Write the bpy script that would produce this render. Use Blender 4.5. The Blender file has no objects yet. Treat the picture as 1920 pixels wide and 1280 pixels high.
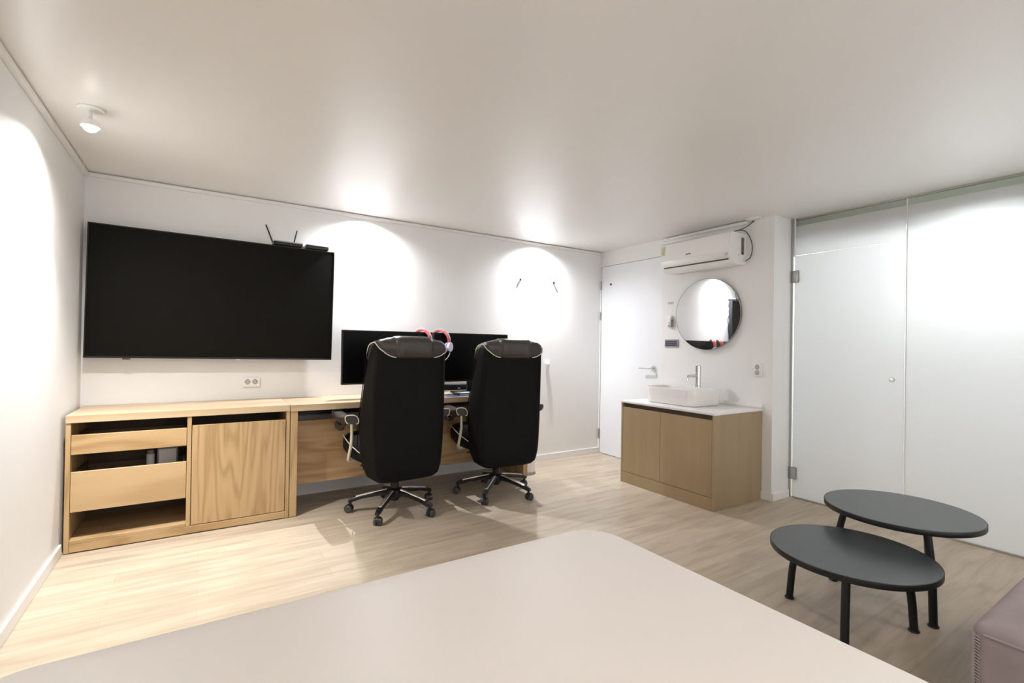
import bpy, bmesh, math, random
from mathutils import Vector, Matrix
random.seed(4)
PI = math.pi
COL = bpy.context.scene.collection
D, XL, XR, HC, XG, YP, YB = 3.994, -0.635, 3.736, 2.229, 3.998, 2.048, -1.9

# ------------------------------------------------------------------ materials
def new_mat(name):
    m = bpy.data.materials.new(name); m.use_nodes = True
    nt = m.node_tree; b = nt.nodes['Principled BSDF']
    return m, nt, b
def mat(name, col, rough=.5, metal=0, spec=.5, coat=0, bump=0, bscale=80, var=0, vscale=6, emit=None, estr=0):
    m, nt, b = new_mat(name)
    b.inputs['Base Color'].default_value = (*col, 1)
    b.inputs['Roughness'].default_value = rough
    b.inputs['Metallic'].default_value = metal
    b.inputs['Specular IOR Level'].default_value = spec
    b.inputs['Coat Weight'].default_value = coat
    tc = nt.nodes.new('ShaderNodeTexCoord')
    if var:
        n = nt.nodes.new('ShaderNodeTexNoise'); n.inputs['Scale'].default_value = vscale; n.inputs['Detail'].default_value = 4
        r = nt.nodes.new('ShaderNodeValToRGB')
        r.color_ramp.elements[0].position = .3; r.color_ramp.elements[1].position = .7
        r.color_ramp.elements[0].color = (*[c*(1-var) for c in col], 1)
        r.color_ramp.elements[1].color = (*[min(1, c*(1+var)) for c in col], 1)
        nt.links.new(tc.outputs['Object'], n.inputs['Vector']); nt.links.new(n.outputs['Fac'], r.inputs['Fac'])
        nt.links.new(r.outputs['Color'], b.inputs['Base Color'])
    if bump:
        n = nt.nodes.new('ShaderNodeTexNoise'); n.inputs['Scale'].default_value = bscale; n.inputs['Detail'].default_value = 5
        bp = nt.nodes.new('ShaderNodeBump'); bp.inputs['Strength'].default_value = bump; bp.inputs['Distance'].default_value = .002
        nt.links.new(tc.outputs['Object'], n.inputs['Vector']); nt.links.new(n.outputs['Fac'], bp.inputs['Height'])
        nt.links.new(bp.outputs['Normal'], b.inputs['Normal'])
    if emit:
        b.inputs['Emission Color'].default_value = (*emit, 1); b.inputs['Emission Strength'].default_value = estr
    return m
def wood(name, c1, c2, c3, grain='X', ring=7, across=1.0, rough=.45, fine=.35, dist=2.2, spec=.4, off=(0, 0, 0)):
    """grain runs along the given axis of object space"""
    m, nt, b = new_mat(name); L = nt.links; N = nt.nodes.new
    tc = N('ShaderNodeTexCoord'); mp = N('ShaderNodeMapping')
    sc = {'X': (.13, 1, 1), 'Z': (1, 1, .075), 'Y': (1, .13, 1)}[grain]
    mp.inputs['Scale'].default_value = [s*across for s in sc]; mp.inputs['Location'].default_value = off
    L.new(tc.outputs['Object'], mp.inputs['Vector'])
    n1 = N('ShaderNodeTexNoise'); n1.inputs['Scale'].default_value = 2.4; n1.inputs['Detail'].default_value = 2
    n1.inputs['Distortion'].default_value = .3
    L.new(mp.outputs['Vector'], n1.inputs['Vector'])
    mu = N('ShaderNodeMath'); mu.operation = 'MULTIPLY'; mu.inputs[1].default_value = ring*2*PI
    L.new(n1.outputs['Fac'], mu.inputs[0])
    sn = N('ShaderNodeMath'); sn.operation = 'SINE'; L.new(mu.outputs[0], sn.inputs[0])
    mr = N('ShaderNodeMapRange'); mr.inputs['From Min'].default_value = -1; L.new(sn.outputs[0], mr.inputs['Value'])
    mp2 = N('ShaderNodeMapping'); s2 = {'X': (4, 150, 150), 'Z': (150, 150, 4), 'Y': (150, 4, 150)}[grain]
    mp2.inputs['Scale'].default_value = s2; L.new(tc.outputs['Object'], mp2.inputs['Vector'])
    n2 = N('ShaderNodeTexNoise'); n2.inputs['Scale'].default_value = 1; n2.inputs['Detail'].default_value = 4
    L.new(mp2.outputs['Vector'], n2.inputs['Vector'])
    mx = N('ShaderNodeMix'); mx.data_type = 'FLOAT'; mx.inputs[0].default_value = fine
    L.new(mr.outputs[0], mx.inputs[2]); L.new(n2.outputs['Fac'], mx.inputs[3])
    r = N('ShaderNodeValToRGB'); e = r.color_ramp.elements
    e[0].position = .12; e[0].color = (*c3, 1); e[1].position = .85; e[1].color = (*c1, 1)
    k = e.new(.42); k.color = (*c2, 1)
    L.new(mx.outputs[0], r.inputs['Fac']); L.new(r.outputs['Color'], b.inputs['Base Color'])
    b.inputs['Roughness'].default_value = rough; b.inputs['Specular IOR Level'].default_value = spec
    bp = N('ShaderNodeBump'); bp.inputs['Strength'].default_value = .12; bp.inputs['Distance'].default_value = .001
    L.new(n2.outputs['Fac'], bp.inputs['Height']); L.new(bp.outputs['Normal'], b.inputs['Normal'])
    return m
def floor_mat():
    m, nt, b = new_mat('oak_floor'); L = nt.links; N = nt.nodes.new
    tc = N('ShaderNodeTexCoord')
    br = N('ShaderNodeTexBrick'); br.inputs['Scale'].default_value = 1
    br.inputs['Brick Width'].default_value = .92; br.inputs['Row Height'].default_value = .115
    br.inputs['Mortar Size'].default_value = .0012; br.inputs['Mortar Smooth'].default_value = .3; br.offset = .37
    br.inputs['Color1'].default_value = (.45, .38, .295, 1); br.inputs['Color2'].default_value = (.51, .435, .345, 1)
    br.inputs['Mortar'].default_value = (.43, .345, .245, 1)
    L.new(tc.outputs['Object'], br.inputs['Vector'])
    mp = N('ShaderNodeMapping'); mp.inputs['Scale'].default_value = (1.6, 14, 1); L.new(tc.outputs['Object'], mp.inputs['Vector'])
    n = N('ShaderNodeTexNoise'); n.inputs['Scale'].default_value = 1.6; n.inputs['Detail'].default_value = 6; n.inputs['Distortion'].default_value = .6
    L.new(mp.outputs['Vector'], n.inputs['Vector'])
    r = N('ShaderNodeValToRGB'); r.color_ramp.elements[0].position = .3; r.color_ramp.elements[0].color = (.80, .78, .75, 1)
    r.color_ramp.elements[1].position = .62; r.color_ramp.elements[1].color = (1.06, 1.05, 1.04, 1)
    L.new(n.outputs['Fac'], r.inputs['Fac'])
    mx = N('ShaderNodeMix'); mx.data_type = 'RGBA'; mx.blend_type = 'MULTIPLY'; mx.inputs[0].default_value = 1
    L.new(br.outputs['Color'], mx.inputs[6]); L.new(r.outputs['Color'], mx.inputs[7]); L.new(mx.outputs[2], b.inputs['Base Color'])
    b.inputs['Roughness'].default_value = .42; b.inputs['Specular IOR Level'].default_value = .4
    bp = N('ShaderNodeBump'); bp.inputs['Strength'].default_value = .15; bp.inputs['Distance'].default_value = .001
    L.new(n.outputs['Fac'], bp.inputs['Height']); L.new(bp.outputs['Normal'], b.inputs['Normal'])
    return m
def frosted_mat():
    m, nt, b = new_mat('frosted_glass'); L = nt.links; N = nt.nodes.new
    d = N('ShaderNodeBsdfDiffuse'); d.inputs['Color'].default_value = (.83, .84, .845, 1)
    t = N('ShaderNodeBsdfTranslucent'); t.inputs['Color'].default_value = (.90, .92, .93, 1)
    g = N('ShaderNodeBsdfGlossy'); g.inputs['Roughness'].default_value = .12
    a = N('ShaderNodeMixShader'); a.inputs[0].default_value = .5
    L.new(d.outputs[0], a.inputs[1]); L.new(t.outputs[0], a.inputs[2])
    fr = N('ShaderNodeFresnel'); fr.inputs['IOR'].default_value = 1.35
    c = N('ShaderNodeMixShader'); L.new(fr.outputs[0], c.inputs[0]); L.new(a.outputs[0], c.inputs[1]); L.new(g.outputs[0], c.inputs[2])
    L.new(c.outputs[0], nt.nodes['Material Output'].inputs['Surface'])
    return m
def clear_mat():
    m, nt, b = new_mat('clear_green_glass'); L = nt.links; N = nt.nodes.new
    t = N('ShaderNodeBsdfTransparent'); t.inputs['Color'].default_value = (.87, .90, .87, 1)
    g = N('ShaderNodeBsdfGlossy'); g.inputs['Roughness'].default_value = .03
    c = N('ShaderNodeMixShader'); c.inputs[0].default_value = .07
    L.new(t.outputs[0], c.inputs[1]); L.new(g.outputs[0], c.inputs[2]); L.new(c.outputs[0], nt.nodes['Material Output'].inputs['Surface'])
    return m

M = dict(
    wall=mat('white_wall_paint', (.80, .795, .79), .6, spec=.3, bump=.05, bscale=220),
    ceil=mat('satin_ceiling', (.80, .785, .76), .33, spec=.6),
    trim=mat('white_trim', (.82, .81, .79), .45),
    door=mat('white_door_paint', (.79, .81, .84), .4),
    floor=floor_mat(),
    frost=frosted_mat(), clear=clear_mat(),
    chrome=mat('chrome', (.72, .72, .72), .12, 1), alu=mat('polished_aluminium', (.86, .84, .80), .28, .85),
    steel=mat('brushed_steel', (.50, .50, .48), .3, 1),
    dsteel=mat('grey_hinge_steel', (.33, .33, .32), .35, 1),
    tv=mat('television_screen', (.0070, .0065, .0048), .6, spec=.08),
    mon=mat('monitor_screen', (.0016, .0016, .0018), .35, spec=.12),
    blackpl=mat('black_plastic', (.010, .010, .012), .35, spec=.4),
    greypl=mat('grey_plastic', (.28, .28, .29), .4),
    dkgrey=mat('dark_grey_plastic', (.05, .05, .055), .45),
    whitepl=mat('white_plastic', (.80, .79, .77), .35),
    acw=mat('air_conditioner_white', (.80, .79, .775), .25, coat=.3),
    leather=mat('black_leather', (.0072, .0072, .0064), .6, spec=.10, bump=.25, bscale=240),
    brown=mat('brown_black_leather', (.036, .027, .024), .42, spec=.55, bump=.3, bscale=200, var=.2, vscale=12),
    piping=mat('cream_piping', (.66, .62, .52), .5),
    creammetal=mat('cream_metal_tube', (.62, .59, .48), .25, .3, coat=.5),
    tabletop=mat('white_laminate', (.84, .79, .75), .42, spec=.45),
    blackt=mat('black_table_laminate', (.034, .040, .046), .3, spec=.75),
    blackm=mat('black_metal', (.008, .008, .009), .4, spec=.4),
    stone=mat('white_counter_stone', (.78, .76, .75), .3, var=.02, vscale=30),
    ceramic=mat('white_ceramic', (.80, .78, .76), .1, coat=.6),
    mirror=mat('mirror_glass', (.90, .91, .92), .015, 1),
    red=mat('red_headband', (.55, .10, .11), .4),
    hpwhite=mat('white_headset_plastic', (.68, .66, .80), .3),
    lilac=mat('lilac_ear_cushion', (.30, .30, .48), .6),
    pad=mat('blue_mouse_pad', (.13, .14, .36), .7),
    key=mat('pale_keycaps', (.45, .52, .58), .5),
    sofa=mat('mauve_grey_fabric', (.31, .265, .27), .85, spec=.25, bump=.5, bscale=500, var=.09, vscale=9),
    thread=mat('pale_thread', (.45, .42, .40), .7),
    led=mat('lit_lamp_glass', (1, .98, .93), .4, emit=(1, .97, .9), estr=14),
    cable=mat('grey_cable', (.10, .095, .085), .5),
    bcable=mat('blue_black_cable', (.012, .014, .035), .45),
    wcable=mat('pale_cable', (.45, .44, .42), .5),
    dark=mat('socket_hole_black', (.02, .018, .012), .6),
    sticker=mat('yellow_green_sticker', (.62, .62, .42), .5),
    soffit=mat('grey_green_soffit', (.66, .67, .62), .7),
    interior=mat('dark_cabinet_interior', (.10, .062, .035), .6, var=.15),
    tile=mat('white_bathroom_tile', (.78, .79, .80), .4),
)
ASH = ((.50, .34, .18), (.45, .30, .148), (.33, .20, .088))
M['woodx'] = wood('ash_wood_horizontal', *ASH, 'X', ring=9, across=1.8, fine=.45, off=(0, 0, .3))
M['woodx2'] = wood('ash_wood_plain', (.51, .36, .20), (.475, .33, .175), (.42, .28, .14), 'X', ring=3, across=1.6)
M['woodz'] = wood('ash_wood_vertical', (.49, .335, .178), (.44, .295, .148), (.315, .195, .088), 'Z', ring=9, across=2.9, fine=.5, off=(.4, 0, .15))
M['woodtop'] = wood('ash_wood_top', (.56, .425, .28), (.52, .39, .245), (.46, .33, .20), 'X', ring=4, across=1.4, rough=.35, spec=.5)
M['modesty'] = wood('ash_wood_desk_panel', (.50, .34, .19), (.44, .28, .14), (.34, .205, .095), 'X', ring=10, across=1.9, fine=.45)
M['vanity'] = wood('khaki_oak_veneer', (.36, .275, .165), (.33, .245, .145), (.28, .205, .115), 'Z', ring=2, across=2.2, fine=.75, rough=.5)
M['vanfront'] = wood('khaki_oak_front', (.365, .27, .16), (.335, .243, .138), (.285, .20, .108), 'Z', ring=2, across=2.2, fine=.75, rough=.5)
M['groove'] = mat('dark_brown_groove', (.075, .045, .025), .6)

# ------------------------------------------------------------------ helpers
def tag(o, label, cat=None, group=None, kind=None):
    o['label'] = label
    if cat: o['category'] = cat
    if group: o['group'] = group
    if kind: o['kind'] = kind
    return o
def empty(name, loc, label, cat, rz=0, group=None, kind=None):
    o = bpy.data.objects.new(name, None); COL.objects.link(o)
    o.location = loc; o.rotation_euler = (0, 0, rz); o.empty_display_size = .05
    return tag(o, label, cat, group, kind)
def obj(name, bm, m, parent=None, smooth=True, angle=35, label=None):
    me = bpy.data.meshes.new(name)
    bmesh.ops.recalc_face_normals(bm, faces=bm.faces)
    bm.to_mesh(me); bm.free()
    ms = m if isinstance(m, (list, tuple)) else [m]
    for k in ms: me.materials.append(M[k] if isinstance(k, str) else k)
    if smooth:
        me.shade_smooth(); me.set_sharp_from_angle(angle=math.radians(angle))
    o = bpy.data.objects.new(name, me); COL.objects.link(o)
    if parent: o.parent = parent
    if label: o['label'] = label
    return o
def box(bm, x0, x1, y0, y1, z0, z1, bev=0, seg=2, mi=0, mtx=None):
    vs = [bm.verts.new((x, y, z)) for x in (x0, x1) for y in (y0, y1) for z in (z0, z1)]
    fs = [bm.faces.new([vs[i] for i in f]) for f in ((0, 1, 3, 2), (4, 6, 7, 5), (0, 4, 5, 1), (2, 3, 7, 6), (0, 2, 6, 4), (1, 5, 7, 3))]
    for f in fs: f.material_index = mi
    if bev:
        es = list({e for f in fs for e in f.edges})
        r = bmesh.ops.bevel(bm, geom=es, offset=bev, segments=seg, profile=.5, affect='EDGES')
        vs = list({v for f in r['faces'] for v in f.verts} | {v for v in vs if v.is_valid})
    if mtx: bmesh.ops.transform(bm, matrix=mtx, verts=[v for v in vs if v.is_valid])
    return bm
def B(*a, **k): return box(bmesh.new(), *a, **k)
def tube(bm, pts, r, seg=10, closed=False, cap=True, mi=0, smoothn=0):
    pts = [Vector(p) for p in pts]
    if smoothn:
        q = []
        n = len(pts)
        for i in range(n if closed else n-1):
            p0 = pts[(i-1) % n] if (closed or i > 0) else pts[0]*2-pts[1]
            p1 = pts[i]; p2 = pts[(i+1) % n]
            p3 = pts[(i+2) % n] if (closed or i+2 < n) else pts[-1]*2-pts[-2]
            for k in range(smoothn):
                t = k/smoothn
                q.append(.5*((2*p1)+(-p0+p2)*t+(2*p0-5*p1+4*p2-p3)*t*t+(-p0+3*p1-3*p2+p3)*t**3))
        if not closed: q.append(pts[-1])
        pts = q
    n = len(pts); rings = []; up = None
    for i, p in enumerate(pts):
        a = pts[(i-1) % n] if (closed or i > 0) else p; b = pts[(i+1) % n] if (closed or i < n-1) else p
        d = (b-a).normalized()
        if up is None:
            up = Vector((0, 0, 1)) if abs(d.z) < .9 else Vector((0, 1, 0))
        s = d.cross(up).normalized(); up = s.cross(d).normalized()
        rr = r[i*(len(r)-1)//max(1, n-1)] if isinstance(r, (list, tuple)) else r
        rings.append([bm.verts.new(p+s*math.cos(2*PI*k/seg)*rr+up*math.sin(2*PI*k/seg)*rr) for k in range(seg)])
    for i in range(n if closed else n-1):
        A, C = rings[i], rings[(i+1) % n]
        for k in range(seg):
            bm.faces.new((A[k], A[(k+1) % seg], C[(k+1) % seg], C[k])).material_index = mi
    if cap and not closed:
        bm.faces.new(rings[0][::-1]).material_index = mi; bm.faces.new(rings[-1]).material_index = mi
    return bm
def T(*a, **k): return tube(bmesh.new(), *a, **k)
def lathe(bm, prof, c=(0, 0, 0), axis='Z', seg=32, mi=0, loop=False):
    rings = []
    def P(r, h, t):
        a, b = r*math.cos(t), r*math.sin(t)
        v = {'Z': (a, b, h), 'X': (h, a, b), 'Y': (a, h, b)}[axis]
        return Vector(v)+Vector(c)
    for r, h in prof:
        rings.append([bm.verts.new(P(r, h, 2*PI*k/seg)) for k in range(seg)] if r > 1e-6 else [bm.verts.new(P(0, h, 0))])
    for A, C in zip(rings, rings[1:]):
        for k in range(seg):
            k2 = (k+1) % seg
            if len(A) == 1 and len(C) == 1: continue
            if len(A) == 1: f = (A[0], C[k], C[k2])
            elif len(C) == 1: f = (A[k], A[k2], C[0])
            else: f = (A[k], A[k2], C[k2], C[k])
            bm.faces.new(f).material_index = mi
    if loop:
        for k in range(seg): bm.faces.new((rings[-1][k], rings[-1][(k+1) % seg], rings[0][(k+1) % seg], rings[0][k]))
        return bm
    if len(rings[0]) > 1: bm.faces.new(rings[0][::-1]).material_index = mi
    if len(rings[-1]) > 1: bm.faces.new(rings[-1]).material_index = mi
    return bm
def LA(*a, **k): return lathe(bmesh.new(), *a, **k)
def loft(bm, rings, cap=True, mi=0):
    R = [[bm.verts.new(p) for p in r] for r in rings]
    for A, C in zip(R, R[1:]):
        n = len(A)
        for k in range(n): bm.faces.new((A[k], A[(k+1) % n], C[(k+1) % n], C[k])).material_index = mi
    if cap: bm.faces.new(R[0][::-1]).material_index = mi; bm.faces.new(R[-1]).material_index = mi
    return bm
def rrect(x0, x1, y0, y1, r, n=8):
    o = []
    rs = r if isinstance(r, (list, tuple)) else [r]*4
    for (cx, cy, a0, rr) in ((x1-rs[0], y1-rs[0], 0, rs[0]), (x0+rs[1], y1-rs[1], 90, rs[1]), (x0+rs[2], y0+rs[2], 180, rs[2]), (x1-rs[3], y0+rs[3], 270, rs[3])):
        for k in range(n+1):
            a = math.radians(a0+90*k/n); o.append((cx+rr*math.cos(a), cy+rr*math.sin(a)))
    return o
def prism(bm, pts, lo, hi, axis='Z', mi=0, bev=0):
    def V(p, h): return {'Z': (p[0], p[1], h), 'X': (h, p[0], p[1]), 'Y': (p[0], h, p[1])}[axis]
    if bev:
        cx = sum(p[0] for p in pts)/len(pts); cy = sum(p[1] for p in pts)/len(pts)
        w = max(abs(p[0]-cx) for p in pts); h = max(abs(p[1]-cy) for p in pts)
        def sh(d): return [(cx+(p[0]-cx)*(1-d/w), cy+(p[1]-cy)*(1-d/h)) for p in pts]
        rs = [[V(p, lo) for p in sh(bev)], [V(p, lo+bev*.3) for p in sh(bev*.3)], [V(p, lo+bev) for p in pts],
              [V(p, hi-bev) for p in pts], [V(p, hi-bev*.3) for p in sh(bev*.3)], [V(p, hi) for p in sh(bev)]]
    else: rs = [[V(p, lo) for p in pts], [V(p, hi) for p in pts]]
    return loft(bm, rs, mi=mi)
def copy_tree(o, parent=None):
    c = o.copy(); COL.objects.link(c); c.parent = parent
    for ch in [x for x in bpy.data.objects if x.parent == o]: copy_tree(ch, c)
    return c
def struct(name, bm, m, label, cat, parent=None, **k):
    o = obj(name, bm, m, parent, smooth=False, **k)
    return tag(o, label, cat, kind='structure')

# ------------------------------------------------------------------ room shell
t = .1
struct('floor', B(XL-t, 5.5, YB-t, D+t, -.08, 0), 'floor', 'pale oak plank floor across the whole room', 'floor')
struct('ceiling', B(XL-t, 5.5, YB-t, D+t, HC, HC+.08), 'ceil', 'satin off-white ceiling with soft glowing reflections', 'ceiling')
struct('wall_left', B(XL-t, XL, YB, D, 0, HC), 'wall', 'white wall on the left lit by a streak of spotlight', 'wall')
struct('wall_back', B(XL-t, XR+t, D, D+t, 0, HC), 'wall', 'white wall behind the television and desk', 'wall')
bm = bmesh.new()
box(bm, XL-t, 0, YB-t, YB, 0, HC); box(bm, 3.6, 5.5, YB-t, YB, 0, HC); box(bm, 0, 3.6, YB-t, YB, 0, .35); box(bm, 0, 3.6, YB-t, YB, 2.1, HC)
struct('wall_behind', bm, 'wall', 'plain white wall at the camera end of the room', 'wall')
# right wall with the white door opening, then the pillar return
bm = bmesh.new()
DY0, DY1, DZ = 3.125, 3.978, 2.067
box(bm, XR, XR+.262, YP, DY0, 0, HC); box(bm, XR, XR+.262, DY0, DY1, DZ, HC); box(bm, XR, XR+.262, DY1, D, 0, HC)
struct('wall_right', bm, 'wall', 'white wall with mirror, vanity and air conditioner, ending in a pillar', 'wall')
def trim_bar(name, x0, x1, y0, y1, label): struct(name, B(x0, x1, y0, y1, HC-.030, HC-.008), 'trim', label, 'trim')
trim_bar('trim_1', XL+.001, XR-.001, D-.022, D-.001, 'slim white moulding under the ceiling above the television wall')
trim_bar('trim_2', XL+.001, XL+.022, YB+.001, D-.024, 'slim white moulding under the ceiling on the left wall')
trim_bar('trim_3', XR-.030, XR-.001, 2.26, 3.10, 'white duct moulding along the ceiling above the air conditioner')
struct('baseboard_left', B(XL+.0005, XL+.013, YB+.001, 3.512, .0005, .062, bev=.002), 'trim', 'low white baseboard along the left wall', 'baseboard')
struct('baseboard_back', B(2.48, XR-.001, D-.013, D-.0005, .0005, .062, bev=.002), 'trim', 'low white baseboard between the desk and the white door', 'baseboard')
bm = bmesh.new()
box(bm, XR-.012, XR-.0005, YP-.013, 2.135, .0005, .062, bev=.002); box(bm, XR-.0115, XG-.02, YP-.013, YP-.0005, .0005, .062, bev=.002)
struct('baseboard_right', bm, 'trim', 'low white baseboard wrapping the pillar beside the vanity', 'baseboard')

# bathroom behind the frosted glass
struct('wall_bathroom_far', B(5.2, 5.3, YB, 2.3, 0, HC), 'tile', 'white tiled bathroom wall seen hazily through the frosted glass', 'wall')
struct('wall_bathroom_side', B(XR+.264, 5.2, YP+.15, YP+.25, 0, HC), 'tile', 'white side wall of the bathroom behind the pillar', 'wall')
struct('trim_4', B(4.04, 4.12, YB+.001, YP+.149, 2.06, HC-.001), 'soffit', 'grey-green soffit behind the clear strip above the frosted glass', 'trim')

# glass partition
fz = 2.168
door = empty('door_2', (XG, 1.67, 0), 'frosted glass bathroom door with steel hinges and a small knob', 'glass door', kind='structure')
o = obj('glass_panel', B(-.005, .005, -.372, .352, .012, 1.9315), 'frost', door, smooth=False)
for nm, z in (('hinge', 1.765), ('hinge', .195)):
    h = obj(nm, B(-.018, .018, .318, .378, z-.048, z+.048, bev=.004), 'dsteel', door, label='grey steel glass hinge')
    obj('clamp_plate', B(-.025, -.0185, .318, .355, z-.042, z+.042, bev=.002), 'steel', h)
obj('knob', LA([(.008, -.004), (.008, -.018), (.016, -.022), (.018, -.032), (.013, -.040), (0, -.041)], (0, -.312, .985), 'X', 20), 'chrome', door, label='small chrome knob')
w = empty('window_2', (XG, 1.67, 1.935), 'frosted glass transom pane above the glass door', 'glass panel', kind='structure')
obj('glass_panel', B(-.005, .005, -.372, .36, 0, fz-1.935), 'frost', w, smooth=False)
obj('clear_strip', B(-.005, .005, -.372, .36, fz-1.9345, HC-.013-1.935), 'clear', w, smooth=False, label='clear greenish strip of glass')
w = empty('window_1', (XG, .3, 0), 'large fixed frosted glass panel behind the round tables', 'glass panel', kind='structure')
obj('glass_panel', B(-.005, .005, YB+.01-.3, 1.288-.3, .012, fz), 'frost', w, smooth=False)
obj('clear_strip', B(-.005, .005, YB+.01-.3, 1.288-.3, fz+.0005, HC-.013), 'clear', w, smooth=False, label='clear greenish strip of glass')
obj('seal', B(-.007, .007, 1.2885-.3, 1.2935-.3, .012, HC-.013), 'trim', w, smooth=False)
bm = bmesh.new()
box(bm, XG-.014, XG+.014, YB+.01, 2.02, .0005, .011); box(bm, XG-.012, XG+.012, YB+.01, 2.02, HC-.0125, HC-.0005)
box(bm, XG-.012, XG+.012, 2.0305, YP-.0005, .0005, HC-.0005, bev=.003)
struct('trim_5', bm, 'steel', 'thin steel channel framing the glass partition at floor, ceiling and pillar', 'trim')
struct('trim_6', T([(XG-.028, 2.012, 1.92), (XG-.028, 2.012, HC-.001)], .007), 'chrome', 'chrome support rod at the top of the glass door edge', 'trim')

# ------------------------------------------------------------------ white door in the right wall
d = empty('door_1', (XR, 3.55, 0), 'plain white flush door beside the vanity with chrome lever', 'door', kind='structure')
y0, y1 = DY0-3.55, DY1-3.55
obj('door_leaf', B(.004, .044, y0+.003, y1-.006, .006, DZ-.004), 'door', d, smooth=False)
fr = bmesh.new(); box(fr, .045, .12, y0+.0005, y0+.02, 0.001, DZ-.001); box(fr, .045, .12, y1-.02, y1-.0005, 0.001, DZ-.001); box(fr, .045, .12, y0+.02, y1-.02, DZ-.02, DZ-.001)
obj('door_frame', fr, 'greypl', d, smooth=False)
for z0, z1 in ((1.81, 1.91), (1.475, 1.565), (.165, .27)):
    obj('hinge', T([(-.004, y1-.001, z0), (-.004, y1-.001, z1)], .0075, 10), 'dsteel', d, label='grey steel barrel hinge')
h = empty('x', (0, 0, 0), '', None); bpy.data.objects.remove(h)
bm = LA([(0, -.010), (.026, -.010), (.028, -.004), (.028, .0035)], (0, 3.218-3.55, .975), 'X', 28)
hd = obj('door_handle', bm, 'chrome', d, label='chrome lever handle')
bm = T([(-.009, -.332, .975), (-.04, -.332, .975), (-.052, -.322, .975), (-.054, -.29, .974), (-.054, -.19, .972)], .0085, 12, smoothn=4)
obj('lever', bm, 'chrome', hd)
obj('peephole', LA([(0, -.001), (.011, -.001), (.012, .0035)], (0, 3.831-3.55, 1.861), 'X', 16), 'dark', d, label='dark little peephole')

# ------------------------------------------------------------------ storage cabinet
CX0, CX1, CY, CB = -.617, .505, 3.515, D-.003
W = .022
c = empty('storage_cabinet', (CX0, CY, 0), 'ash wood storage cabinet with two drawers and one door, in the left corner', 'cabinet')
def cb(name, x0, x1, y0, y1, z0, z1, m, par=c, bev=.0015, **k):
    return obj(name, B(x0-CX0, x1-CX0, y0-CY, y1-CY, z0, z1, bev=bev, seg=1), m, par, **k)
cb('cabinet_top', CX0, CX1, CY-.006, CB, .716, .758, 'woodtop')
cb('side_panel', CX0, CX0+W, CY, CB, .004, .7155, 'woodz'); cb('side_panel', CX1-W, CX1, CY, CB, .004, .7155, 'woodz')
cb('divider', -.066, -.044, CY+.0, CB-.02, .0505, .7155, 'woodz')
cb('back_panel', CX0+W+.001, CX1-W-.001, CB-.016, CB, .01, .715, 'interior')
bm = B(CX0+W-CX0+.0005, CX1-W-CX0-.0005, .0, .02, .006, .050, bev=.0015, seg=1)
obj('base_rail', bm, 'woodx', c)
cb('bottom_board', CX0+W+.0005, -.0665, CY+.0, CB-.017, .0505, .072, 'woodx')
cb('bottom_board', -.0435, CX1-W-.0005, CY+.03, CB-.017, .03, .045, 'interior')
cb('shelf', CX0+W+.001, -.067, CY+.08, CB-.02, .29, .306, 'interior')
def drawer(z0, z1, m):
    f = cb('drawer', CX0+W+.002, -.068, CY+.001, CY+.019, z0, z1, m)
    bm = bmesh.new()
    a, b_ = CX0+W+.012-CX0, -.078-CX0
    box(bm, a, a+.012, .020, .36, z0+.01, z1-.015); box(bm, b_-.012, b_, .020, .36, z0+.01, z1-.015)
    box(bm, a+.0125, b_-.0125, .35, .36, z0+.01, z1-.03)
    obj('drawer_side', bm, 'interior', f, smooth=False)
drawer(.541, .648, 'woodx'); drawer(.225, .445, 'woodx2')
cb('door', -.0405, CX1-W-.004, CY+.002, CY+.020, .054, .660, 'woodz')
# things glimpsed in the open middle gap (standing on the shelf)
dv = empty('white_canister', (-.262, 3.80, .3062), 'slim white canister seen in the gap between the two drawers', 'canister')
obj('body', LA([(0, 0), (.020, 0), (.021, .004), (.021, .15), (.0, .15)], (0, 0, 0), 'Z', 24), 'whitepl', dv)
obj('cap', LA([(.017, .1505), (.017, .17), (.013, .175), (0, .175)], (0, 0, 0), 'Z', 24), 'greypl', dv)
dv = empty('white_appliance_box', (-.175, 3.81, .3062), 'white boxy appliance in the gap between the drawers, beside the canister', 'box')
obj('body', B(-.052, .058, -.05, .06, 0, .19, bev=.010, seg=3), 'greypl', dv)
obj('face_panel', B(-.042, .048, -.053, -.0505, .01, .18, bev=.001), 'whitepl', dv)

# ------------------------------------------------------------------ desk
DX0, DX1 = .509, 2.47
k = empty('desk', (DX0, CY, 0), 'long ash wood desk along the wall under the two monitors', 'desk')
def db(name, x0, x1, y0, y1, z0, z1, m, **kw): return obj(name, B(x0-DX0, x1-DX0, y0-CY, y1-CY, z0, z1, bev=.0015, seg=1), m, k, **kw)
db('desk_top', DX0, DX1, CY-.006, CB, .712, .756, 'woodtop')
db('leg_panel', DX0, DX0+.045, CY+.002, CB, .003, .7115, 'woodz'); db('leg_panel', DX1-.045, DX1, CY+.03, CB, .003, .7115, 'woodz')
db('modesty_panel', DX0+.0455, DX1-.0455, CY+.15, CY+.168, .175, .622, 'modesty')
db('cable_tray', DX0+.10, DX1-.10, CY+.30, CY+.42, .640, .70, 'blackpl', label='black cable tray under the desk top')

# added window behind the camera, put in only for soft daylight
w = empty('added_window', (1.8, YB-.05, .35), 'wide unseen window added behind the camera to let in soft daylight', 'window', kind='structure')
bm = bmesh.new()
box(bm, -1.799, 1.799, -.03, .03, .001, .05); box(bm, -1.799, 1.799, -.03, .03, 1.70, 1.749); box(bm, -1.799, -1.75, -.03, .03, .05, 1.70); box(bm, 1.75, 1.799, -.03, .03, .05, 1.70); box(bm, -.025, .025, -.03, .03, .05, 1.70)
obj('added_window_frame', bm, 'trim', w, smooth=False)

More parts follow.
